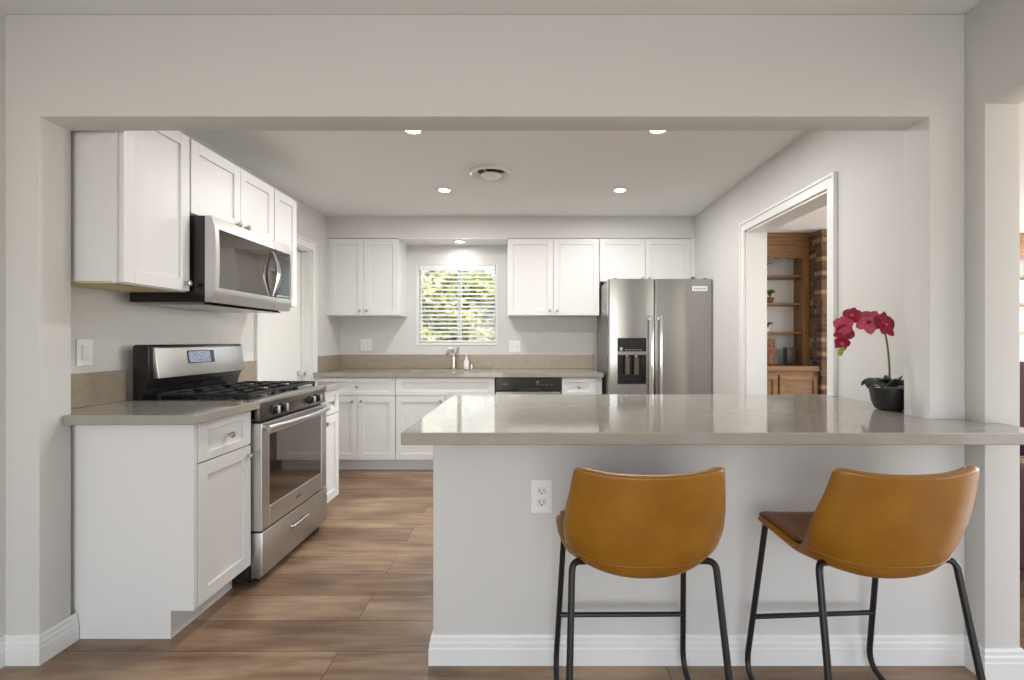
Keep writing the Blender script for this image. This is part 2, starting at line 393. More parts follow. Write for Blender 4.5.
c = MB(); z = WZ1-.078
while z > WZ0+.075:
    t = math.radians(24); dy, dz = .024*math.cos(t), .024*math.sin(t); x0, x1 = WX0+.022, WX1-.022
    th = .0015
    c.prism([(5.038-dy, z-dz-th), (5.038, z+.002-th), (5.038+dy, z+dz-th), (5.038+dy, z+dz+th), (5.038, z+.002+th), (5.038-dy, z-dz+th)], x0, x1, 'x')
    z -= .0445
c.build('slats', 'trim', bl)
B(WX0+.022, WX1-.022, 5.014, 5.062, WZ0+.03, WZ0+.05, bev=.004).build('bottom_rail', 'trim', bl)
c = MB()
for x in (WX0+.12, -.76, WX1-.12):
    c.tube([(x, 5.012, WZ1-.05), (x, 5.012, WZ0+.05)], .0012, 5)
c.build('ladder_cord', 'trim', bl)

# ------------------------------------------------------------------ cabinets
def knob_mesh(c, p, ax):
    """small round knob; ax = direction ('x' faces +x, 'y' faces -y)"""
    pr = [(.007, 0), (.006, .003), (.005, .012), (.012, .017), (.0145, .022), (.013, .027), (.006, .03)]
    if ax == 'y': pr = [(r, -h) for r, h in pr]
    c.lathe(pr, p, 16, ax)
def front(kind, side, u0, u1, z0, z1, plane, parent, knob=None, fr=.057, rail=None):
    """shaker door / drawer front. side 'L': on the left run, faces +x, u is y. side 'B': back run, faces -y, u is x."""
    t, rec = .02, .010
    c = MB(); fz = rail or fr
    def bx(a0, a1, b0, b1, w0, w1, bev=.0015):
        if side == 'L': c.box(plane+w0, plane+w1, a0, a1, b0, b1, bev=bev)
        else: c.box(a0, a1, plane-w1, plane-w0, b0, b1, bev=bev)
    bx(u0, u0+fr, z0, z1, 0, t); bx(u1-fr, u1, z0, z1, 0, t)
    bx(u0+fr, u1-fr, z0, z0+fz, 0, t); bx(u0+fr, u1-fr, z1-fz, z1, 0, t)
    bx(u0+fr-.001, u1-fr+.001, z0+fz-.001, z1-fz+.001, 0, t-rec, 0)
    o = c.build(kind, 'cab', parent)
    if knob:
        k = MB(); p = (plane+t, knob[0], knob[1]) if side == 'L' else (knob[0], plane-t, knob[1])
        knob_mesh(k, p, 'x' if side == 'L' else 'y')
        k.build('knob', 'nickel', o, smooth=True)
    return o
G = .002
BX = -1.358          # plane of the left base doors' outer face
FX = BX-.02          # cabinet box front on the left
BF = 4.377; FB = BF+.02
# --- left run, near base cabinet
NY0, NY1 = 1.934, 2.332
t = thing('base_cabinet', 'white base cabinet left of the stove, its flat side panel facing the room', 'cabinet', (-1.68, 2.13, 0))
c = MB(); c.prism([(WL, 0), (FX-.075, 0), (FX-.075, .114), (FX, .114), (FX, .875), (WL, .875)], NY0, NY0+.018, 'y')
c.box(WL, FX-.001, NY0+.018, NY1, .114, .875)
c.box(FX, FX+.018, NY0-.001, NY0+.022, .114, .874, bev=.002)
c.build('body', 'cab', t)
B(WL, FX-.075, NY0+.018, NY1, 0, .114).build('toe_kick', 'cab', t)
front('drawer', 'L', NY0+.026, NY1-.004, .705, .866, FX, t, (2.15, .785), rail=.035)
front('door', 'L', NY0+.026, NY1-.004, .116, .699, FX, t, (NY1-.035, .655))
# --- left run, far base cabinet
FY0, FY1 = 3.105, 3.405
t = thing('base_cabinet', 'narrow white base cabinet squeezed between the stove and the closed door', 'cabinet', (-1.68, 3.25, 0))
c = MB(); c.box(WL, FX-.001, FY0, FY1, .114, .875); c.build('body', 'cab', t)
B(WL, FX-.075, FY0, FY1, 0, .114).build('toe_kick', 'cab', t)
front('drawer', 'L', FY0+.004, FY1-.003, .705, .866, FX, t, (3.25, .785), rail=.035)
front('door', 'L', FY0+.004, FY1-.003, .116, .699, FX, t, (FY0+.05, .655))
# --- back run bases
def base_back(x0, x1, label, doors, drawer, false=False, stile=0):
    t = thing('base_cabinet', label, 'cabinet', ((x0+x1)/2, 4.7, 0))
    B(x0, x1, FB, WB-.001, .114, .875).build('body', 'cab', t)
    B(x0, x1, FB+.075, WB-.001, 0, .114).build('toe_kick', 'cab', t)
    xs = x1-stile
    if false: front('drawer_front', 'B', x0+G, xs-G, .705, .866, FB, t, None, rail=.04)
    else: front('drawer', 'B', x0+G, xs-G, .705, .866, FB, t, ((x0+xs)/2, .785), rail=.04)
    if doors == 2:
        m = (x0+xs)/2
        front('door', 'B', x0+G, m-.0015, .116, .699, FB, t, (m-.04, .655)); front('door', 'B', m+.0015, xs-G, .116, .699, FB, t, (m+.04, .655))
    else: front('door', 'B', x0+G, xs-G, .116, .699, FB, t, (x0+.05, .655))
    return t
t = base_back(-1.925, -1.229, 'white base cabinet with one drawer over two doors, in the back left corner', 2, True)
B(WL+.001, -1.926, FB-.012, WB-.001, .1, .874).build('filler_strip', 'cab', t)
base_back(-1.227, -.317, 'white sink base cabinet with a wide blank drawer front, under the window', 2, True, False if False else True)
base_back(.296, .668, 'white base cabinet with one small drawer, between dishwasher and refrigerator', 1, True, stile=.055)
# --- dishwasher
t = thing('dishwasher', 'stainless dishwasher with black control strip, under the back counter', 'dishwasher', (-.01, 4.7, 0))
B(-.312, .291, FB, WB-.02, .1, .872).build('body', 'black', t)
B(-.312, .291, FB+.06, FB+.09, 0, .1).build('toe_kick', 'black', t)
B(-.310, .289, BF-.012, FB-.001, .118, .742, bev=.005).build('door', 'steel', t)
p = B(-.310, .289, BF-.016, FB-.001, .748, .868, bev=.006).build('control_panel', 'black', t)
B(-.12, .11, BF-.0165, BF-.012, .752, .775, bev=.002).build('pull_recess', 'slot', p)
for i in range(4): B(.06+i*.045, .085+i*.045, BF-.0175, BF-.0155, .802, .81).build('button', 'darksteel', p)
B(-.25, -.2, BF-.0175, BF-.0155, .806, .816).build('badge', 'darksteel', p)
MB().lathe([(.018, 0), (.016, -.004)], (.075, BF-.016, .83), 16, 'y').build('dial', 'darksteel', p)
# --- left uppers
UX = -1.654; UF = UX-.02; ZU, ZT = 1.444, 2.21
def upper_left(y0, y1, z0, label, doors, knobs):
    t = thing('wall_cabinet', label, 'cabinet', (-1.82, (y0+y1)/2, z0))
    B(WL, UF-.0005, y0, y1, z0+.006, ZT).build('body', 'cab', t)
    B(WL+.004, UF-.018, y0+.016, y1-.002, z0, z0+.006).build('underside', 'cabin', t)
    B(UF-.017, UF-.0005, y0, y1, z0-.0, z0+.006).build('face_frame', 'cab', t)
    for (a, b_), kn in zip(doors, knobs): front('door', 'L', a, b_, z0+.004, ZT-.012, UF, t, kn)
    return t
t = upper_left(NY0, 2.328, ZU, 'white wall cabinet nearest the camera, left of the microwave', [(NY0+.012, 2.324)], [(2.295, ZU+.04)])
c = MB(); c.box(-1.72, -1.70, NY0+.05, NY0+.14, ZU-.001, ZU); c.build('sticker', 'pattern', t)
upper_left(2.332, 3.096, 1.83, 'short white two-door wall cabinet directly above the microwave', [(2.336, 2.735), (2.738, 3.092)], [(2.695, 1.865), (2.778, 1.865)])
upper_left(3.10, 3.398, ZU, 'narrow white wall cabinet right of the microwave, beside the closed door', [(3.103, 3.394)], [(3.14, ZU+.04)])
# --- back uppers
def upper_back(x0, x1, z0, label, kn=True):
    t = thing('wall_cabinet', label, 'cabinet', ((x0+x1)/2, 4.85, z0))
    yf = SF+.02
    B(x0, x1, yf, WB-.001, z0, SZ-.001).build('body', 'cab', t)
    m = (x0+x1)/2
    front('door', 'B', x0+G, m-.0015, z0+.003, SZ-.006, yf, t, (m-.035, z0+(.045 if z0 < 1.6 else .028)) if kn else None)
    front('door', 'B', m+.0015, x1-G, z0+.003, SZ-.006, yf, t, (m+.035, z0+(.045 if z0 < 1.6 else .028)) if kn else None)
    return t
t = upper_back(-1.966, -1.281, 1.455, 'white two-door wall cabinet left of the window')
upper_back(-.216, .686, 1.455, 'white two-door wall cabinet right of the window')
upper_back(.689, 1.583, 1.787, 'white two-door wall cabinet above the refrigerator')
struct(B(1.584, WR, SF+.002, WB, 1.83, SZ).build('trim_4', 'cab'))
struct(B(WL, -1.967, SF+.003, WB, 1.455, SZ).build('trim_5', 'cab'))

# ------------------------------------------------------------------ counters
tag(MB().prism([(WL, 1.93), (OL+.001, 1.93), (OL+.001, 1.874), (-1.318, 1.874), (-1.318, NY1+.006), (WL, NY1+.006)], .8755, .915, 'z', bev=.004).build('countertop', 'quartz'),
    'short taupe stone countertop on the near cabinet left of the stove', 'countertop')
tag(MB().prism([(WL, 3.102), (-1.318, 3.102), (-1.318, 3.437), (WL, 3.437)], .8755, .915, 'z', bev=.004).build('countertop', 'quartz'),
    'small taupe stone countertop on the narrow cabinet right of the stove', 'countertop')
def slab_hole(x0, x1, y0, y1, z0, z1, hole):
    c = MB(); b = c.bm
    out = [(x0, y0), (x1, y0), (x1, y1), (x0, y1)]
    for z in (z0, z1):
        vo = [b.verts.new((x, y, z)) for x, y in out]; vi = [b.verts.new((x, y, z)) for x, y in hole]
        es = [b.edges.new((vo[i], vo[(i+1) % 4])) for i in range(4)] + [b.edges.new((vi[i], vi[(i+1) % len(vi)])) for i in range(len(vi))]
        bmesh.ops.triangle_fill(b, use_beauty=True, use_dissolve=False, edges=es)
        if z == z0: lo, li = vo, vi
    for A, C in ((lo, vo), (li, vi)):
        n = len(A)
        for i in range(n): b.faces.new((A[i], A[(i+1) % n], C[(i+1) % n], C[i]))
    return c
def rrect(x0, x1, y0, y1, r, n=8):
    pts = []
    for cx, cy, a0 in ((x1-r, y1-r, 0), (x0+r, y1-r, PI/2), (x0+r, y0+r, PI), (x1-r, y0+r, 1.5*PI)):
        for i in range(n+1):
            a = a0+i*PI/2/n; pts.append((cx+r*math.cos(a), cy+r*math.sin(a)))
    return pts
hole = rrect(-1.19, -.37, 4.47, 4.84, .13)
tag(slab_hole(WL, .678, 4.352, WB-.001, .8755, .915, hole).build('countertop', 'quartz'), 'long taupe stone countertop with the sink, below the window', 'countertop')
# sink basin
s = MB(); rings = []
for off, z in ((0.012, .8745), (-.006, .8745), (-.012, .86), (-.02, .70), (-.05, .675)):
    pts = rrect(-1.19-off, -.37+off, 4.47-off, 4.84+off, .13+off*.8); rings.append([s.bm.verts.new((x, y, z)) for x, y in pts])
for A, C in zip(rings, rings[1:]):
    n = len(A)
    for i in range(n): s.bm.faces.new((A[i], A[(i+1) % n], C[(i+1) % n], C[i]))
s.bm.faces.new(rings[-1])
sk_ = thing('sink', 'undermount steel kitchen sink set into the back counter', 'sink', (-.78, 4.655, .675))
o = s.build('basin', 'darksteel', sk_, smooth=True)
m_ = o.modifiers.new('thickness', 'SOLIDIFY'); m_.thickness = .001
MB().lathe([(.045, .6765), (.04, .678), (.01, .677)], (-.78, 4.66, 0), 20).build('drain', 'chrome', sk_, smooth=True)
# peninsula slab
pen = [(-.41, 1.518), (1.675, 1.518), (1.675, 1.704), (1.626, 1.704), (1.626, 1.785), (1.496, 1.785), (1.496, 1.914), (1.618, 1.914), (1.618, 2.607), (-.41, 2.607)]
tag(MB().prism(pen, .8755, .915, 'z', bev=.004).build('countertop', 'quartz'), 'large glossy taupe stone peninsula countertop behind the two stools', 'countertop')
# cabinets under the peninsula, opening to the kitchen
t = thing('base_cabinet', 'white cabinet run under the peninsula countertop, facing the kitchen', 'cabinet', (.6, 2.25, 0))
B(-.345, 1.618, PB+.001, 2.56, .114, .874).build('body', 'cab', t)
B(-.345, 1.618, PB+.001, 2.49, 0, .114).build('toe_kick', 'cab', t)
for i in range(4):
    x0 = -.34+i*.49
    c = MB(); 
    for (a0, a1, b0, b1, yy) in ((x0, x0+.055, .12, .87, 2.58), (x0+.43, x0+.485, .12, .87, 2.58), (x0+.055, x0+.43, .12, .175, 2.58), (x0+.055, x0+.43, .815, .87, 2.58), (x0+.054, x0+.431, .174, .816, 2.57)):
        c.box(a0, a1, 2.5605, yy, b0, b1)
    c.build('door', 'cab', t)
# ------------------------------------------------------------------ backsplashes
def splash(label, *bx): return tag(B(*bx, bev=.002).build('backsplash', 'splash'), label, 'backsplash')
splash('short taupe stone backsplash left of the stove, below the light switch', WL+.0005, WL+.02, PB+.002, 2.328, .9155, 1.065)
splash('small taupe stone backsplash between the stove and the closed door', WL+.0005, WL+.02, 3.102, 3.437, .9155, 1.065)
splash('long taupe stone backsplash along the back wall behind the sink', WL+.022, .672, WB-.02, WB-.0005, .9155, 1.063)
splash('short taupe stone backsplash return on the left wall in the back corner', WL+.0005, WL+.02, 4.448, WB-.001, .9155, 1.063)

# ------------------------------------------------------------------ sink fittings
f = thing('faucet', 'chrome kitchen faucet with a curved spout behind the sink', 'faucet', (-.775, 4.9, .9155))
c = MB(); c.lathe([(.034, .916), (.034, .926), (.022, .934), (.02, 1.03), (.018, 1.05)], (-.775, 4.9, 0), 20)
c.build('base', 'chrome', f, smooth=True)
pts = [(-.775, 4.9, 1.04)]+[(-.775-.03*(1-math.cos(a))*.6, 4.9-.085*(1-math.cos(a)), 1.05+.075*math.sin(a)) for a in [i*PI*.92/12 for i in range(13)]]
MB().tube(pts, [.017]*8+[.018, .019, .02, .021, .021, .021], 12).build('spout', 'chrome', f, smooth=True)
MB().tube([(-.765, 4.905, 1.05), (-.745, 4.915, 1.09), (-.735, 4.925, 1.14)], [.014, .009, .012], 10).build('lever_handle', 'nickel', f, smooth=True)
f = thing('soap_bottle', 'clear plastic soap pump bottle standing right of the faucet', 'soap bottle', (-.645, 4.9, .9155))
MB().lathe([(.026, .916), (.029, .92), (.029, .995), (.022, 1.015), (.012, 1.022), (.012, 1.03)], (-.645, 4.9, 0), 20).build('bottle', 'soap', f, smooth=True)
c = MB(); c.lathe([(.014, 1.03), (.014, 1.042), (.004, 1.045), (.004, 1.065), (.011, 1.066), (.011, 1.075)], (-.645, 4.9, 0), 14); c.box(-.65, -.64, 4.862, 4.9, 1.066, 1.074, bev=.002)
c.build('pump', 'white', f, smooth=True)
tag(MB().lathe([(.022, .9155), (.022, .922), (.015, .926), (.015, .965), (.012, .975), (.003, .978)], (-.592, 4.905, 0), 18).build('air_gap_cap', 'chrome', smooth=True),
    'short chrome air gap cap on the back counter, rightmost of the sink fittings', 'air gap')

# ------------------------------------------------------------------ switches and outlet
def plate(name, label, p, ax, wd, rockers, cat):
    t = thing(name, label, cat, p)
    def bx(c, a0, a1, b0, b1, w0, w1, bev=.001):
        if ax == 'x': c.box(p[0]+w0, p[0]+w1, p[1]+a0, p[1]+a1, p[2]+b0, p[2]+b1, bev=bev)
        else: c.box(p[0]+a0, p[0]+a1, p[1]-w1, p[1]-w0, p[2]+b0, p[2]+b1, bev=bev)
    c = MB(); bx(c, -wd/2, wd/2, -.059, .059, .0002, .006, .002); c.build('plate', 'white', t)
    for r in rockers:
        c = MB(); bx(c, r-.0165, r+.0165, -.033, .033, .006, .010, .001); c.build('rocker', 'trim', t)
    return t
plate('light_switch', 'white single rocker light switch on the left wall near the stove', (WL, 2.13, 1.155), 'x', .078, (0,), 'light switch')
plate('light_switch', 'white double rocker light switch on the back wall left of the window', (-1.712, WB, 1.163), 'y', .118, (-.024, .024), 'light switch')
plate('light_switch', 'white double rocker light switch on the back wall right of the window', (-.155, WB, 1.150), 'y', .118, (-.024, .024), 'light switch')
t = thing('wall_outlet', 'white duplex electrical outlet on the peninsula wall below the countertop', 'electrical outlet', (.046, PF, .626))
B(.046-.039, .046+.039, PF-.006, PF-.0002, .626-.062, .626+.062, bev=.002).build('plate', 'white', t)
for dz in (-.021, .021):
    o = B(.046-.017, .046+.017, PF-.009, PF-.006, .626+dz-.014, .626+dz+.014, bev=.003).build('receptacle', 'trim', t)
    c = MB(); c.box(.0365, .039, PF-.0096, PF-.0088, .626+dz-.003, .626+dz+.008); c.box(.053, .0555, PF-.0096, PF-.0088, .626+dz-.002, .626+dz+.008)
    c.lathe([(.0028, -.0006), (.0028, .0002)], (.046, PF-.009, .626+dz-.008), 10, 'y'); c.build('slots', 'slot', o)

# ------------------------------------------------------------------ range
ry0, ry1 = 2.340, 3.097
t = thing('gas_range', 'stainless and black gas stove with cast iron grates between the left cabinets', 'stove', (-1.66, 2.715, 0))
RX = -1.345
c = MB(); c.box(-1.93, RX-.025, ry0, ry1, .03, .895); c.build('body', 'black', t)
for y in (ry0+.03, ry1-.03):
    for x in (RX-.03, -1.85): MB().lathe([(.022, 0), (.022, .018), (.012, .02), (.012, .036)], (x, y, 0), 14).build('foot', 'rubber', t, smooth=True)
o = MB().prism([(RX-.024, .038), (RX+.022, .038), (RX+.034, .06), (RX+.034, .262), (RX-.024, .262)], ry0+.004, ry1-.004, 'y', bev=.004).build('drawer', 'steelflat', t, smooth=True)
yc = (ry0+ry1)/2
c = MB(); c.tube([(RX+.034, yc-.10, .185), (RX+.046, yc-.09, .185), (RX+.048, yc-.07, .185), (RX+.048, yc+.07, .185), (RX+.046, yc+.09, .185), (RX+.034, yc+.10, .185)], .009, 10)
c.build('handle', 'nickel', o, smooth=True)
# oven door: steel frame with a dark window
c = MB(); X0, X1 = RX-.024, RX+.030
a0, a1, b0, b1 = ry0+.004, ry1-.004, .27, .80
wa0, wa1, wb0, wb1 = a0+.075, a1-.075, .372, .735
c.box(X0, X1, a0, wa0, b0, b1, bev=.003); c.box(X0, X1, wa1, a1, b0, b1, bev=.003)
c.box(X0, X1, wa0, wa1, b0, wb0, bev=.003); c.box(X0, X1, wa0, wa1, wb1, b1, bev=.003)
od = c.build('oven_door', 'steelflat', t)
B(X0, X1-.004, wa0-.002, wa1+.002, wb0-.002, wb1+.002).build('window', 'gloss', od)
n = 14; pts = [(X1+.02+.035*math.sin(PI*i/n), a0+.02+(a1-a0-.04)*i/n, .775-.0*i) for i in range(n+1)]
c = MB(); c.tube(pts, .015, 12); c.tube([(X1-.002, a0+.025, .775), pts[0]], .012, 10); c.tube([(X1-.002, a1-.025, .775), pts[-1]], .012, 10)
c.build('handle', 'steelflat', od, smooth=True)
B(X1-.001, X1+.0006, yc-.03, yc+.03, .32, .328).build('badge', 'darkmetal', od)
# control panel with knobs
cp = MB().prism([(RX-.004, .812), (RX+.024, .812), (RX+.014, .897), (RX-.004, .897)], ry0+.002, ry1-.002, 'y', bev=.002).build('control_panel', 'darksteel', t, smooth=True)
MB().prism([(RX-.03, .896), (RX+.02, .896), (RX+.02, .916), (RX-.03, .918)], ry0, ry1, 'y', bev=.003).build('front_trim', 'steelflat', t, smooth=True)
for y in (ry0+.13, ry0+.215, ry1-.215, ry1-.13):
    c = MB(); c.lathe([(.026, 0), (.026, .006), (.021, .01), (.019, .026), (.014, .028)], (RX+.018, y, .852), 20, 'x')
    k = c.build('knob', 'black', cp, smooth=True)
    B(RX+.03, RX+.056, y-.006, y+.006, .83, .874, bev=.003).build('grip', 'nickel', k, smooth=True)
# cooktop
B(-1.85, RX-.03, ry0, ry1, .895, .912, bev=.004).build('cooktop', 'black', t)
def burner(x, y, r):
    c = MB(); c.lathe([(r, .912), (r, .920), (r*.8, .922), (r*.8, .930), (r*.7, .933)], (x, y, 0), 20); c.build('burner', 'iron', t, smooth=True)
for x, y, r in ((-1.5, ry0+.16, .045), (-1.72, ry0+.16, .038), (-1.5, ry1-.16, .045), (-1.72, ry1-.16, .038), (-1.61, yc, .05)): burner(x, y, r)
for g0, g1 in ((ry0+.015, ry0+.255), (ry0+.26, ry1-.26), (ry1-.255, ry1-.015)):
    c = MB(); x0, x1 = -1.83, RX-.045; zt = .948; hb = .006
    for x in (x0, x1): c.box(x-hb, x+hb, g0, g1, zt-.014, zt, bev=.003)
    for y in (g0, g1): c.box(x0, x1, y-hb if y == g1 else y, y if y == g1 else y+2*hb, zt-.014, zt, bev=.003)
    gm = (g0+g1)/2; xm_ = (x0+x1)/2
    c.box(xm_-hb, xm_+hb, g0, g1, zt-.014, zt, bev=.003)
    for xc in (x0+.11, x1-.11):
        c.box(xc-hb, xc+hb, g0, gm-.03, zt-.014, zt, bev=.003); c.box(xc-hb, xc+hb, gm+.03, g1, zt-.014, zt, bev=.003)
        c.box(xc-.1, xc-.03, gm-hb, gm+hb, zt-.014, zt, bev=.003); c.box(xc+.03, xc+.1, gm-hb, gm+hb, zt-.014, zt, bev=.003)
    for x in (x0, x1):
        for y in (g0+hb, g1-hb): c.box(x-hb, x+hb, y-hb, y+hb, .912, zt-.01)
    c.build('grate', 'iron', t)
# back guard
bgd = MB().prism([(-1.945, .80), (-1.92, .80), (-1.895, .93), (-1.885, .97), (-1.865, 1.02), (-1.868, 1.18), (-1.875, 1.188), (-1.935, 1.188), (-1.945, 1.18)], ry0, ry1, 'y', bev=.003).build('backguard', 'black', t, smooth=True)
pl = MB().prism([(-1.868, 1.02), (-1.838, 1.02), (-1.858, 1.172), (-1.874, 1.178)], ry0+.028, ry1-.012, 'y', bev=.003).build('panel', 'steelflat', bgd, smooth=True)
def on_panel(z, o=0): return -1.838+(z-1.02)/(1.172-1.02)*(-.02)+o
c = MB(); za, zb = 1.085, 1.155
c.prism([(on_panel(za), za), (on_panel(za, .003), za), (on_panel(zb, .003), zb), (on_panel(zb), zb)], 2.585, 2.80, 'y'); dp = c.build('display_surround', 'black', pl)
c = MB(); za, zb = 1.09, 1.15
c.prism([(on_panel(za, .002), za), (on_panel(za, .004), za), (on_panel(zb, .004), zb), (on_panel(zb, .002), zb)], 2.592, 2.765, 'y'); c.build('display', 'display', dp)

# ------------------------------------------------------------------ microwave
t = thing('microwave', 'stainless over-the-range microwave mounted above the gas stove', 'microwave', (-1.76, 2.715, 1.392))
mz0, mz1 = 1.398, 1.822; mf = -1.545
B(-1.96, -1.59, ry0, ry1, mz0, mz1, bev=.002).build('body', 'black', t)
c = MB(); c.prism([(-1.95, 1.398), (-1.62, 1.398), (-1.60, 1.386), (-1.90, 1.386)], ry0+.02, ry1-.02, 'y'); c.build('vent_grille', 'nickel', t)
def mw(a0, a1, b0, b1, w0, w1, m, name, par, bev=.004): return B(w0, w1, a0, a1, b0, b1, bev=bev).build(name, m, par, smooth=True)
# bowed door front
def mwx(z):  # slight outward curve in height
    q = (z-mz0)/(mz1-mz0); return mf+.008*math.sin(PI*q)-.012*max(0, .12-q)/.12-.014*max(0, q-.86)/.14
def strip(y0, y1, z0, z1, off, depth=.045):
    n = 8; zs = [z0+(z1-z0)*i/n for i in range(n+1)]
    poly = [(mwx(z)+off, z) for z in zs]+[(mf-depth, z1), (mf-depth, z0)]
    return MB().prism(poly, y0, y1, 'y')
c = strip(ry0, ry1, 1.762, mz1, 0)
c2 = strip(ry0, ry1, mz0, 1.47, 0); c3 = strip(ry0, ry0+.03, 1.47, 1.762, 0); c4 = strip(ry1-.02, ry1, 1.47, 1.762, 0)
for q in (c2, c3, c4):
    me = bpy.data.meshes.new('tmp'); q.bm.to_mesh(me); c.bm.from_mesh(me); bpy.data.meshes.remove(me)
dr = c.build('door', 'steelflat', t, smooth=True)
strip(ry0+.03, ry1-.02, 1.47, 1.762, -.003).build('glass_panel', 'gloss', dr, smooth=True)
strip(2.90, 2.903, mz0+.002, mz1-.002, .0006).build('seam', 'slot', dr)
n = 14; pts = []
for i in range(n+1):
    q = i/n; z = 1.475+.262*q; pts.append((mf+.012+.032*math.sin(PI*q), 2.855+.025*0, z))
MB().tube(pts, [.008+.006*math.sin(PI*i/n) for i in range(n+1)], 12).build('handle', 'chrome', dr, smooth=True)
kp = B(mf+.003, mf+.0068, 2.915, 3.06, 1.49, 1.72).build('keypad', 'black', dr)

# ------------------------------------------------------------------ refrigerator
fx0, fx1, fy = .697, 1.616, 4.2; fm = 1.107
t = thing('refrigerator', 'stainless side-by-side refrigerator with water dispenser, on the right of the back wall', 'refrigerator', ((fx0+fx1)/2, 4.6, 0))
B(fx0+.004, fx1-.004, fy+.085, WB-.06, .03, 1.742, bev=.004).build('body', mat('gray_side_panel', (150, 149, 147), .35, metal=.6, bump=(60, .05, .001)), t)
B(fx0+.01, fx1-.01, fy+.06, fy+.11, .0, .07).build('kick_grille', 'black', t)
for x in (fx0+.06, fx1-.06): B(x-.02, x+.02, fy+.02, fy+.1, 1.7425, 1.76, bev=.004).build('hinge_cap', 'darkmetal', t)
def fdoor(x0, x1):
    n = 10; w = x1-x0
    poly = [(x0, fy+.08), (x0, fy+.02)]+[(x0+.012+(w-.024)*i/n, fy+.006-.008*math.sin(PI*i/n)) for i in range(n+1)]+[(x1, fy+.02), (x1, fy+.08)]
    return MB().prism(poly, .075, 1.752, 'z')
dx0, dx1, dz0, dz1 = .775, 1.028, .825, 1.232
# the left door is built around the dispenser
L = MB()
def slabf(a0, a1, b0, b1):
    n = 6; w = fm-.003-fx0
    f = lambda x: fy+.006-.008*math.sin(PI*min(max((x-fx0-.012)/(w-.024), 0), 1))+(.012 if x < fx0+.003 or x > fm-.006 else 0)
    xs = [a0+(a1-a0)*i/n for i in range(n+1)]
    if abs(a0-fx0) < 1e-6: xs.insert(1, a0+.012)
    if abs(a1-(fm-.003)) < 1e-6: xs.insert(-1, a1-.012)
    L.prism([(a0, fy+.08)]+[(x, f(x)) for x in xs]+[(a1, fy+.08)], b0, b1, 'z')
slabf(fx0, dx0, .075, 1.752); slabf(dx1, fm-.003, .075, 1.752); slabf(dx0, dx1, .075, dz0); slabf(dx0, dx1, dz1, 1.752)
ld = L.build('freezer_door', 'steel', t, smooth=True)
rd = fdoor(fm+.003, fx1).build('fridge_door', 'steel', t, smooth=True)
# dispenser
dd = MB(); dd.box(dx0, dx1, fy+.055, fy+.08, dz0, dz1); dd.box(dx0, dx0+.012, fy-.001, fy+.06, dz0, dz1); dd.box(dx1-.012, dx1, fy-.001, fy+.06, dz0, dz1)
dd.box(dx0+.012, dx1-.012, fy-.001, fy+.06, dz0, dz0+.015); dd.box(dx0+.012, dx1-.012, fy-.001, fy+.06, dz1-.125, dz1-.002)
di = dd.build('dispenser', 'black', ld)
B(dx0, dx1, fy-.004, fy+.0, dz1-.15, dz1-.118, bev=.002).build('trim_bar', 'steel', di)
for x in (.865, .945): B(x-.022, x+.022, fy+.01, fy+.02, .905, 1.065, bev=.004).build('paddle', 'darksteel', di)
c = MB()
for x in (.865, .945): c.tube([(x, fy+.03, 1.09), (x, fy+.03, 1.05)], .012, 10)
c.build('spigots', 'nickel', di)
for i in range(6): B(dx0+.07+i*.026, dx0+.083+i*.026, fy-.0022, fy-.0008, 1.125, 1.132).build('button', 'nickel', di)
B(dx0+.02, dx0+.045, fy-.0022, fy-.0008, 1.12, 1.15).build('button', 'nickel', di)
for x, dq in ((fm-.038, ld), (fm+.038, rd)):
    c = MB(); c.box(x-.011, x+.011, fy-.062, fy-.044, .5, 1.43, bev=.006, seg=3)
    for z in (.53, 1.405): c.box(x-.009, x+.009, fy-.046, fy+.006, z-.014, z+.014, bev=.003)
    c.build('handle', 'chrome', dq, smooth=True)
bd = B(1.432, 1.565, fy-.003, fy+.004, 1.645, 1.688, bev=.002).build('badge', 'white', rd)
text_mesh('KitchenAid', .024, 'lettering', 'slot', bd, (1.4985, fy-.0035, 1.6655), (PI/2, 0, 0))

# ------------------------------------------------------------------ ceiling fittings
def downlight(x, y, z, label, r=.045, e=12, grp='recessed ceiling lights'):
    t = thing('recessed_light', label, 'ceiling light', (x, y, z), 0, grp)
    b = MB(); n = 28
    prof = [(r+.022, 0), (r+.02, -.004), (r+.004, -.006), (r, -.002), (r-.004, -.001)]
    rings = [[b.bm.verts.new((q*math.cos(i*2*PI/n), q*math.sin(i*2*PI/n), h)) for i in range(n)] for q, h in prof]
    for A, C in zip(rings, rings[1:]):
        for i in range(n): b.bm.faces.new((A[i], A[(i+1) % n], C[(i+1) % n], C[i]))
    b.build('trim_ring', 'trim', t, smooth=True, local=True)
    MB().lathe([(r-.002, -.0035), (r-.002, -.0005)], (0, 0, 0), n).build('lens', 'lamp', t, local=True)
    l = bpy.data.lights.new('downlight', 'AREA'); l.shape = 'DISK'; l.size = .1; l.energy = e; l.color = (1, .975, .94)
    o = bpy.data.objects.new('downlight', l); COL.objects.link(o); o.parent = t; o.location = (0, 0, -.02)
    return t
downlight(-.676, 2.765, H, 'round recessed ceiling light, front left of the four')
downlight(.745, 2.76, H, 'round recessed ceiling light, front right of the four')
downlight(-.69, 3.87, H, 'round recessed ceiling light, back left of the four, behind the round vent')
downlight(.735, 3.87, H, 'round recessed ceiling light, back right of the four, nearest the refrigerator')
downlight(-.70, 4.80, SZ-.008, 'small recessed light in the soffit right above the window', r=.045, e=1.6, grp=None)
t = thing('ceiling_vent', 'round white ceiling air diffuser with stacked cones, between the recessed lights', 'ceiling vent', (-.276, 3.44, H))
c = MB(); n = 32
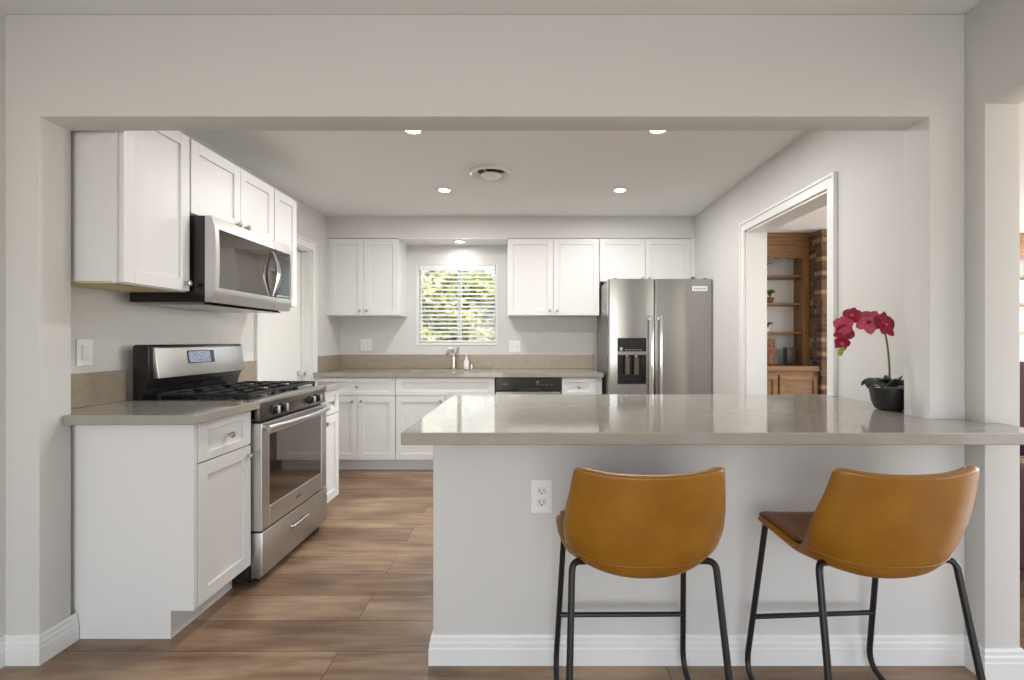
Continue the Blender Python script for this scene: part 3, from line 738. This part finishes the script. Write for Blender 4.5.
for prof in ([(.15, 0), (.152, -.022), (.142, -.034), (.115, -.022), (.098, -.004)],):
    rings = [[c.bm.verts.new((q*math.cos(i*2*PI/n), q*math.sin(i*2*PI/n), h)) for i in range(n)] for q, h in prof]
    for A, C in zip(rings, rings[1:]):
        for i in range(n): c.bm.faces.new((A[i], A[(i+1) % n], C[(i+1) % n], C[i]))
c.build('outer_ring', 'trim', t, smooth=True, local=True)
MB().lathe([(.098, -.004), (.098, -.001)], (0, 0, 0), n).build('throat', 'slot', t, local=True)
MB().lathe([(.03, -.052), (.052, -.050), (.072, -.038), (.078, -.032), (.06, -.026)], (0, 0, 0), n).build('inner_cone', 'trim', t, smooth=True, local=True)
c = MB()
for i in range(3):
    a = i*2*PI/3; c.tube([(.05*math.cos(a), .05*math.sin(a), -.025), (.11*math.cos(a), .11*math.sin(a), -.01)], .004, 6)
c.build('bracket', 'trim', t, local=True)

# ------------------------------------------------------------------ stools
def smoothpath(ctrl, per=8, rad=None):
    """round the corners of a polyline with arcs of given cut length"""
    out = [Vector(ctrl[0])]
    for i in range(1, len(ctrl)-1):
        p, a, b_ = Vector(ctrl[i]), Vector(ctrl[i-1]), Vector(ctrl[i+1])
        r = rad[i-1] if rad else .05
        p0 = p+(a-p).normalized()*r; p1 = p+(b_-p).normalized()*r
        for k in range(per+1):
            q = k/per; out.append(p0*(1-q)**2+p*2*q*(1-q)+p1*q*q)
    out.append(Vector(ctrl[-1])); return out
CP = [(.205, .578), (.19, .600), (.14, .598), (.06, .582), (-.02, .562), (-.085, .553), (-.128, .567), (-.150, .605), (-.164, .66), (-.174, .72), (-.184, .78), (-.192, .833), (-.195, .852)]
EP = [(.195, .590), (.18, .612), (.13, .612), (.06, .606), (.005, .600), (-.028, .606), (-.050, .626), (-.068, .655), (-.088, .695), (-.108, .74), (-.128, .79), (-.144, .845), (-.150, .867)]
WH = [.222, .232, .236, .232, .222, .213, .212, .219, .223, .218, .210, .202, .196]
def interp(A, s):
    x = s*(len(A)-1); i = min(int(x), len(A)-2); f = x-i
    if isinstance(A[0], tuple): 
        P0, P1, P2, P3 = A[max(i-1, 0)], A[i], A[i+1], A[min(i+2, len(A)-1)]
        return tuple(.5*((2*b)+(c-a)*f+(2*a-5*b+4*c-d)*f*f+(-a+3*b-3*c+d)*f**3) for a, b, c, d in zip(P0, P1, P2, P3))
    return A[i]*(1-f)+A[i+1]*f
def shell_pt(u, s):
    a = abs(u)          # round off the four corners of the outline
    for s0, sg in ((.93, 1), (.06, -1)):
        p, q = (a-.82)/.18, ((s-s0)/(1-s0) if sg > 0 else (s0-s)/s0)
        if p > 0 and q > 0:
            p, q = p*math.sqrt(1-q*q/2), q*math.sqrt(1-p*p/2)
            u = math.copysign(.82+.18*p, u); s = s0+q*(1-s0) if sg > 0 else s0-q*s0
            break
    cy, cz = interp(CP, s); ey, ez = interp(EP, s); w_ = abs(u)**2.3
    x = interp(WH, s)*math.copysign(1-(1-abs(u))**1.08, u)
    y = cy+(ey-cy)*w_; z = cz+(ez-cz)*w_
    return Vector((x, y, z))
def shell_n(u, s):
    u = max(-.93, min(.93, u)); s = max(.03, min(.965, s)); e = .01; a = shell_pt(min(u+e, 1), s)-shell_pt(max(u-e, -1), s); b_ = shell_pt(u, min(s+e, 1))-shell_pt(u, max(s-e, 0))
    return a.cross(b_).normalized()     # points to the sitter's back: down / rearward
def make_stool(label, loc, rz):
    t = thing('bar_stool', label, 'bar stool', loc, rz, 'leather bar stools at the peninsula')
    NU, NS = 22, 44
    def layer(off0, off1, s0, s1, name, m, um=1.0):
        c = MB(); g0, g1 = [], []
        for j in range(NS+1):
            s = s0+(s1-s0)*j/NS; r0, r1 = [], []
            for i in range(NU+1):
                u = (-1+2*i/NU)*um; p = shell_pt(u, s); nn = shell_n(u, s)
                e = min(1, (1-abs(u)/um)/.09, (s-s0)/.035+.0, (s1-s)/.035); e = math.sqrt(max(0, 1-(1-max(0, e))**2))
                mid = (off0+off1)/2; h = (off1-off0)/2*(.25+.75*e)
                r0.append(c.bm.verts.new(p+nn*(mid-h))); r1.append(c.bm.verts.new(p+nn*(mid+h)))
            g0.append(r0); g1.append(r1)
        for j in range(NS):
            for i in range(NU):
                c.bm.faces.new((g0[j][i], g0[j][i+1], g0[j+1][i+1], g0[j+1][i])); c.bm.faces.new((g1[j][i], g1[j+1][i], g1[j+1][i+1], g1[j][i+1]))
        for j in range(NS):
            for i in (0, NU): c.bm.faces.new((g0[j][i], g0[j+1][i], g1[j+1][i], g1[j][i]))
        for i in range(NU):
            for j in (0, NS): c.bm.faces.new((g0[j][i], g0[j][i+1], g1[j][i+1], g1[j][i]))
        return c.build(name, m, t, smooth=True, local=True, angle=80)
    layer(.0, .026, 0, 1, 'outer_shell', 'leather')
    layer(-.012, -.0005, .02, .955, 'seat_cushion', 'leather2', .94)
    c = MB()
    pts = []
    for i in range(41):
        u = -.97+1.94*i/40; s = .50+.05*(1-u*u)*0; s = .57-.065*abs(u)**2; pts.append(shell_pt(u, s)+shell_n(u, s)*.0262)
    c.tube(pts, .0022, 6); c.build('seam', 'stitch', t, smooth=True, local=True)
    pts = [shell_pt(-.96+1.92*i/40, .965)+shell_n(-.96+1.92*i/40, .965)*.0235 for i in range(41)]
    # frame: one bent tube per side
    R = .0098
    for x in (-1, 1):
        P = [(x*.165, -.07, .560), (x*.207, -.10, .573), (x*.232, -.215, R), (x*.232, .262, R), (x*.205, .172, .600), (x*.15, .15, .590)]
        c = MB(); c.tube(smoothpath(P, 8, [.028, .08, .09, .02]), R, 12)
        c.build('leg', 'powder', t, smooth=True, local=True)
    zf = .232; q = zf/.6; xx = .232+(.205-.232)*q; yy = .262+(.172-.262)*q
    MB().tube([(-xx, yy, zf), (xx, yy, zf)], .0085, 10).build('footrest', 'powder', t, smooth=True, local=True)
    for y, z in ((.0, .552), (.12, .578)):
        MB().tube([(-.15, y, z), (.15, y, z)], .007, 8).build('seat_support', 'powder', t, smooth=True, local=True)
    return t
s1 = make_stool('tan leather bar stool on the left, square to the peninsula below the outlet', (.329, 1.475, 0), math.radians(.5))
dup(s1, (1.026, 1.475, 0), math.radians(3.5), 'tan leather bar stool on the right, turned slightly so its brown seat shows')

# ------------------------------------------------------------------ orchid
ox, oy, oz = 1.532, 2.03, .9155
def ribbon(c, pts, wd, n=8, fold=.25):
    """arched leaf blade with a folded midrib, thin but two sided solid"""
    pts = [Vector(p) for p in pts]; N = len(pts); rows = []
    for i, p in enumerate(pts):
        t_ = (pts[min(i+1, N-1)]-pts[max(i-1, 0)]).normalized(); side = t_.cross(Vector((0, 0, 1)))
        if side.length < .1: side = Vector((1, 0, 0))
        side.normalize(); up = side.cross(t_)
        q = i/(N-1); w_ = wd*math.sin(PI*min(.98, .12+.86*q))**.6 if q < 1 else wd*.1
        rows.append([p-side*w_+up*w_*fold, p-up*.001, p+side*w_+up*w_*fold])
    tp = [[c.bm.verts.new(v+Vector((0, 0, .001))) for v in r] for r in rows]; bt = [[c.bm.verts.new(v-Vector((0, 0, .001))) for v in r] for r in rows]
    for i in range(N-1):
        for j in range(2):
            c.bm.faces.new((tp[i][j], tp[i][j+1], tp[i+1][j+1], tp[i+1][j])); c.bm.faces.new((bt[i][j], bt[i+1][j], bt[i+1][j+1], bt[i][j+1]))
        for j in (0, 2): c.bm.faces.new((tp[i][j], tp[i+1][j], bt[i+1][j], bt[i][j]))
    for i in (0, N-1):
        for j in range(2): c.bm.faces.new((tp[i][j], tp[i][j+1], bt[i][j+1], bt[i][j]))
def arc(p0, p1, p2, n=10):
    a, b_, c_ = Vector(p0), Vector(p1), Vector(p2)
    return [a*(1-q)**2+b_*2*q*(1-q)+c_*q*q for q in [i/n for i in range(n+1)]]
t = thing('potted_orchid', 'red orchid in a black bowl on the peninsula countertop against the right wall', 'orchid', (ox, oy, oz))
MB().lathe([(.04, oz), (.055, oz+.006), (.067, oz+.04), (.074, oz+.085), (.075, oz+.095), (.070, oz+.095), (.066, oz+.085)], (ox, oy, 0), 28).build('pot', 'pot', t, smooth=True)
MB().lathe([(.066, oz+.08), (.056, oz+.09), (.02, oz+.098)], (ox, oy, 0), 18).build('pebbles', 'moss', t, smooth=True)
pz = oz+.095
for p1, p2, wd in (((ox-.07, oy-.02, pz+.028), (ox-.115, oy-.03, pz+.0), .034), ((ox-.05, oy-.05, pz+.04), (ox-.09, oy-.08, pz+.0), .03),
                   ((ox+.03, oy-.09, pz+.05), (ox+.03, oy-.12, pz-.085), .036), ((ox+.045, oy+.03, pz+.05), (ox+.07, oy+.06, pz+.005), .03), ((ox-.01, oy+.07, pz+.04), (ox-.03, oy+.13, pz-.005), .022)):
    c = MB(); ribbon(c, arc((ox, oy, pz-.004), p1, p2), wd, fold=.75); c.build('leaf', 'leaf', t, smooth=True)
k0 = 477.4/2.03
def OP(px, py, dy=0):
    """a point of the spray, from its measured position at the orchid's distance"""
    d = oy+dy; k = 477.4/d; return Vector(((px-529.4)/k, d, 1.208-(py-340.7)/k))
st = [Vector((ox-.005, oy, pz)), OP(889.5, 372), OP(888, 350), OP(885.5, 335), OP(883, 326), OP(877, 319, -.01), OP(868, 315.5, -.01), OP(858, 316), OP(850, 320, .01), OP(846, 328, .01), OP(848, 338, .01), OP(845, 348, .01)]
fine = []
for i in range(len(st)-1):
    P0, P1, P2, P3 = st[max(i-1, 0)], st[i], st[i+1], st[min(i+2, len(st)-1)]
    for q in (0, .25, .5, .75): fine.append(.5*((2*P1)+(P2-P0)*q+(2*P0-5*P1+4*P2-P3)*q*q+(3*P1-P0-3*P2+P3)*q**3))
fine.append(st[-1])
MB().tube(fine, [.0042-.0022*i/len(fine) for i in range(len(fine))], 8).build('flower_stem', 'stem', t, smooth=True)
def petal_mesh(c, o, d, side, ln, wd, cup):
    """rounded petal from o along d"""
    nrm = d.cross(side).normalized(); N = 7; K = 6; th = .0012
    rows = []
    for i in range(N+1):
        q = i/N; w_ = wd*math.sin(PI*min(1, .08+.92*q)**.9)**.55*(1 if q < .98 else .25)
        rows.append([o+d*ln*q+side*w_*(-1+2*j/K)+nrm*(cup*q*q+cup*.5*abs(-1+2*j/K)**2) for j in range(K+1)])
    a = [[c.bm.verts.new(v+nrm*th) for v in r] for r in rows]; b_ = [[c.bm.verts.new(v-nrm*th) for v in r] for r in rows]
    for i in range(N):
        for j in range(K): c.bm.faces.new((a[i][j], a[i][j+1], a[i+1][j+1], a[i+1][j])); c.bm.faces.new((b_[i][j], b_[i+1][j], b_[i+1][j+1], b_[i][j+1]))
        for j in (0, K): c.bm.faces.new((a[i][j], a[i+1][j], b_[i+1][j], b_[i][j]))
    for i in (0, N):
        for j in range(K): c.bm.faces.new((a[i][j], a[i][j+1], b_[i][j+1], b_[i][j]))
def flower(ctr, nrm, r, m, roll=0, m2='petal2'):
    nrm = Vector(nrm).normalized(); ax = nrm.cross(Vector((0, 0, 1))).normalized(); ay = ax.cross(nrm)
    c = MB()
    for a, wq in ((90, .42), (25, .62), (155, .62), (232, .42), (308, .42)):
        a = math.radians(a)+roll; d = ax*math.cos(a)+ay*math.sin(a); s_ = nrm.cross(d)
        petal_mesh(c, ctr+d*r*.06, d, s_, r, r*wq, r*.12*(1 if nrm.dot(d.cross(s_)) > 0 else -1))
    o = c.build('flower', m, t, smooth=True)
    c = MB(); c.lathe([(.002, 0), (.007, .004), (.008, .009), (.003, .014)], (0, 0, 0), 10)
    R_ = nrm.to_track_quat('Z', 'Y').to_matrix().to_4x4(); bmesh.ops.transform(c.bm, matrix=Matrix.Translation(ctr)@R_, verts=c.bm.verts[:])
    c.build('lip', m2, o, smooth=True)
flower(OP(884, 325, -.02), (.35, -.9, .25), .054, 'petal', .15)
flower(OP(868.5, 322, -.005), (-.3, -.9, -.1), .050, 'petal2', .5, 'petal')
flower(OP(852, 316, .0), (-.5, -.7, .3), .036, 'petal', .2)
flower(OP(843.5, 325, .0), (-.7, -.6, -.1), .038, 'petal2', 0, 'petal')
flower(OP(844, 333, .01), (-.4, -.8, -.3), .038, 'petal', .7)
flower(OP(842, 343, .0), (-.5, -.7, -.4), .03, 'petal', .3)
for px, py, r in ((840.5, 352, .011), (843, 349, .008)):
    p = OP(px, py, .005); c = MB(); c.lathe([(r*.3, -r*1.5), (r*.9, -r*.6), (r, .0), (r*.6, r), (r*.15, r*1.5)], p, 12); c.build('bud', 'bud', t, smooth=True)

# ------------------------------------------------------------------ family room: built-in shelves, fireplace
FBK = 5.69
def bookcase(x0, x1, label):
    t = thing('built_in_bookcase', label, 'bookcase', ((x0+x1)/2, 5.5, 0))
    yf = 5.42
    for a, b_, q, r in ((x0, x0+.07, x0, x0+.02), (x1-.07, x1, x1-.02, x1)):
        c = MB(); c.prism([(a, yf), (b_, yf), (b_, yf+.03), (r, yf+.03), (r, 5.715), (q, 5.715), (q, yf+.03), (a, yf+.03)] if q == a or r == b_ else [], .92, 2.3, 'z')
        c.build('side_panel', 'wood', t)
    # scalloped valance
    n = 36; pts = [(x0+.07, 2.30)]
    for i in range(n+1):
        q = i/n; x = x0+.07+(x1-x0-.14)*q; pts.append((x, 2.14+.012*abs(math.sin(q*PI*9))))
    pts.append((x1-.07, 2.30))
    c = MB(); c.prism(pts[::-1], yf, yf+.025, 'y'); c.build('valance', 'woodx', t)
    c = MB(); c.box(x0-.0, x1, yf-.012, 5.715, 2.3, 2.425); c.box(x0, x1, yf-.03, yf-.012, 2.385, 2.425, bev=.006); c.build('crown', 'woodx', t)
    B(x0+.02, x1-.02, 5.70, 5.715, .92, 2.3).build('back_panel', 'trim', t)
    for z in (1.30, 1.63, 1.945): B(x0+.02, x1-.02, yf+.03, 5.70, z-.012, z+.012, bev=.002).build('shelf', 'woodx', t)
    B(x0, x1, 5.21, 5.715, .875, .93, bev=.006).build('ledge', 'woodx', t)
    B(x0, x1, 5.25, 5.715, .08, .874).build('cabinet_body', 'woodx', t)
    B(x0, x1, 5.29, 5.715, 0, .08).build('toe_kick', 'woodx', t)
    m = max(2, round((x1-x0)/.42)); wd = (x1-x0)/m
    for i in range(m):
        a, b_ = x0+i*wd+.012, x0+(i+1)*wd-.012; c = MB()
        c.box(a, a+.05, 5.228, 5.249, .12, .83, bev=.002); c.box(b_-.05, b_, 5.228, 5.249, .12, .83, bev=.002)
        c.box(a+.05, b_-.05, 5.228, 5.249, .12, .17, bev=.002); c.box(a+.05, b_-.05, 5.228, 5.249, .78, .83, bev=.002)
        z = .172
        while z < .775: c.prism([(5.236, z), (5.245, z+.028), (5.249, z+.028), (5.240, z)], a+.05, b_-.05, 'x'); z += .026
        c.build('louvered_door', 'woodx', t)
    return t
bookcase(1.84, 3.175, 'honey oak built-in bookcase seen through the doorway, left of the brick fireplace')
bookcase(4.85, 6.2, 'honey oak built-in bookcase glimpsed at the right edge, beyond the brick fireplace')
# brick fireplace breast
t = thing('brick_fireplace', 'rough brown brick chimney breast beside the oak bookcase', 'fireplace', (4.0, 5.5, 0))
bx0, bx1, byf = 3.18, 4.845, 5.2
c = MB(); c.box(bx0+.012, 3.6, byf+.012, 5.715, 0, 2.425); c.box(4.42, bx1-.012, byf+.012, 5.715, 0, 2.425); c.box(3.6, 4.42, byf+.012, 5.715, .78, 2.425); c.box(3.6, 4.42, 5.6, 5.715, 0, .78)
c.build('core', 'mortar', t)
c = MB(); bh = .052; bw = .17
for r in range(46):
    z0 = r*bh+.004; z1 = z0+bh-.012; x = bx0-(bw/2 if r % 2 else 0)
    while x < bx1-.01:
        a, b_ = max(x, bx0), min(x+bw-.012, bx1)
        if b_-a > .03 and not (z0 < .78 and b_ > 3.6 and a < 4.42): c.box(a, b_, byf-random.uniform(0, .022), byf+.09, z0, min(z1, 2.42))
        x += bw
    y = byf+.095+(bw/4 if r % 2 else 0)
    if r % 2: c.box(bx0-random.uniform(0, .004), bx0+.08, byf+.093, byf+.093+bw/4-.012, z0, z1)
    while y < 5.70:
        b_ = min(y+bw/2-.01, 5.713)
        if b_-y > .03:
            for xs in (bx0, bx1):
                o_ = random.uniform(0, .004); c.box(xs-o_ if xs == bx0 else xs-.08, xs+.08 if xs == bx0 else xs+o_, y, b_, z0, z1)
        y += bw/2
c.build('bricks', 'brick', t)
c = MB(); c.prism([(3.6, 0), (4.42, 0), (4.42, .78), (3.6, .78)], 5.59, 5.6, 'y'); c.build('firebox', 'black', t)
B(3.3, 4.72, 4.85, 5.18, 0, .1, bev=.008).build('hearth', 'mortar', t)
# things on the shelves
def shelf_plant(x, z, label, h, spread, n, potm, pr=.035, ph=.07):
    t = thing('potted_plant', label, 'plant', (x, 5.56, z))
    MB().lathe([(pr*.7, z), (pr, z+ph), (pr*.85, z+ph-.005)], (x, 5.56, 0), 16).build('pot', potm, t, smooth=True)
    c = MB()
    for i in range(n):
        a = random.uniform(0, 2*PI); r = spread*random.uniform(.5, 1); hh = h*random.uniform(.6, 1)
        ribbon(c, arc((x, 5.56, z+ph-.01), (x+r*.3*math.cos(a), 5.56+r*.3*math.sin(a), z+ph+hh), (x+r*math.cos(a), 5.56+r*.7*math.sin(a), z+ph+hh*.8), 5), .009)
    c.build('foliage', 'leafy', t, smooth=True)
shelf_plant(2.74, 1.957, 'small green plant on the top shelf of the oak bookcase', .13, .10, 16, 'white')
shelf_plant(2.80, 1.642, 'bushy green plant on the middle shelf of the oak bookcase', .11, .075, 40, 'terra', .045, .07)
shelf_plant(2.77, 1.312, 'little green plant on the lower shelf of the oak bookcase', .08, .09, 16, 'white', .03, .05)
tag(MB().lathe([(.06, .93), (.072, .935), (.075, 1.2), (.068, 1.235), (.058, 1.235)], (2.745, 5.50, 0), 24).build('vase', 'terra', smooth=True), 'brown mottled cylinder vase on the ledge of the oak bookcase', 'vase')
tag(B(2.95, 3.06, 5.47, 5.57, .931, 1.13, bev=.012).build('candle_holder', 'slate', smooth=True), 'dark grey block candle holder on the ledge of the oak bookcase', 'candle holder')
tag(MB().lathe([(.05, 1.957), (.085, 2.0), (.09, 2.06), (.05, 2.12), (.04, 2.14)], (5.56, 5.56, 0), 20).build('vase', 'redbook', smooth=True), 'dark red vase on the top shelf of the far right bookcase', 'vase')
# plum armchair beyond the right opening
t = thing('armchair', 'dark plum armchair with tan patterned cushions behind the right opening', 'armchair', (2.72, 2.62, 0))
B(2.3, 3.1, 2.25, 2.98, .12, .40, bev=.03, seg=3).build('seat_base', 'plum', t, smooth=True)
B(2.3, 3.1, 2.86, 3.06, .35, 1.08, bev=.06, seg=4).build('backrest', 'plum', t, smooth=True)
for x in (2.22, 3.06): B(x, x+.14, 2.22, 3.0, .12, .64, bev=.05, seg=4).build('arm', 'plum', t, smooth=True)
B(2.37, 3.05, 2.22, 2.85, .40, .53, bev=.04, seg=3).build('seat_cushion', 'pattern', t, smooth=True)
for x in (2.3, 3.08):
    for y in (2.3, 2.95): MB().lathe([(.018, 0), (.026, .125)], (x, y, 0), 12).build('leg', 'wood', t, smooth=True)

# ------------------------------------------------------------------ outside the kitchen window
struct(B(-14, 12, 5.96, 20, -.3, -.12).build('ground', 'ground'))
def hedge(name, x0, x1, y0, y1, h, n, label):
    t = thing(name, label, 'hedge', ((x0+x1)/2, (y0+y1)/2, -.12))
    c = MB(); nx = 16
    for i in range(nx):
        x = x0+(x1-x0)*(i+.5)/nx; r = (x1-x0)/nx*.9
        c.lathe([(r*.8, -.12), (r, h*.4), (r*.85, h*.75), (r*.3, h*.9)], (x, (y0+y1)/2, 0), 10)
    c.build('branches', 'bark', t, smooth=True)
    c = MB()
    for i in range(n):
        x = random.uniform(x0, x1); z = random.uniform(-.1, h+.25*math.sin(x*2.3)+.15*math.sin(x*5.1)); y = y0+random.uniform(0, .55)+.25*abs(math.sin(z*4+x*3))+(max(0, z-h*.7)**2)*.8
        a = random.uniform(0, 2*PI); q = random.uniform(.05, .12); e = random.uniform(-.9, .9)
        d = Vector((math.cos(a), math.sin(a)*.6, e)).normalized(); s_ = d.cross(Vector((random.uniform(-1, 1), -1, random.uniform(-.2, 1)))).normalized()
        p = Vector((x, y, z)); c.quad([p-d*q, p-s_*q*.45, p+d*q, p+s_*q*.45])
    o = c.build('leaves', 'hedge', t); o['kind'] = 'stuff'
hedge('hedge', -3.6, .4, 7.9, 9.4, 2.55, 9000, 'sunlit yellow green hedge outside the window')
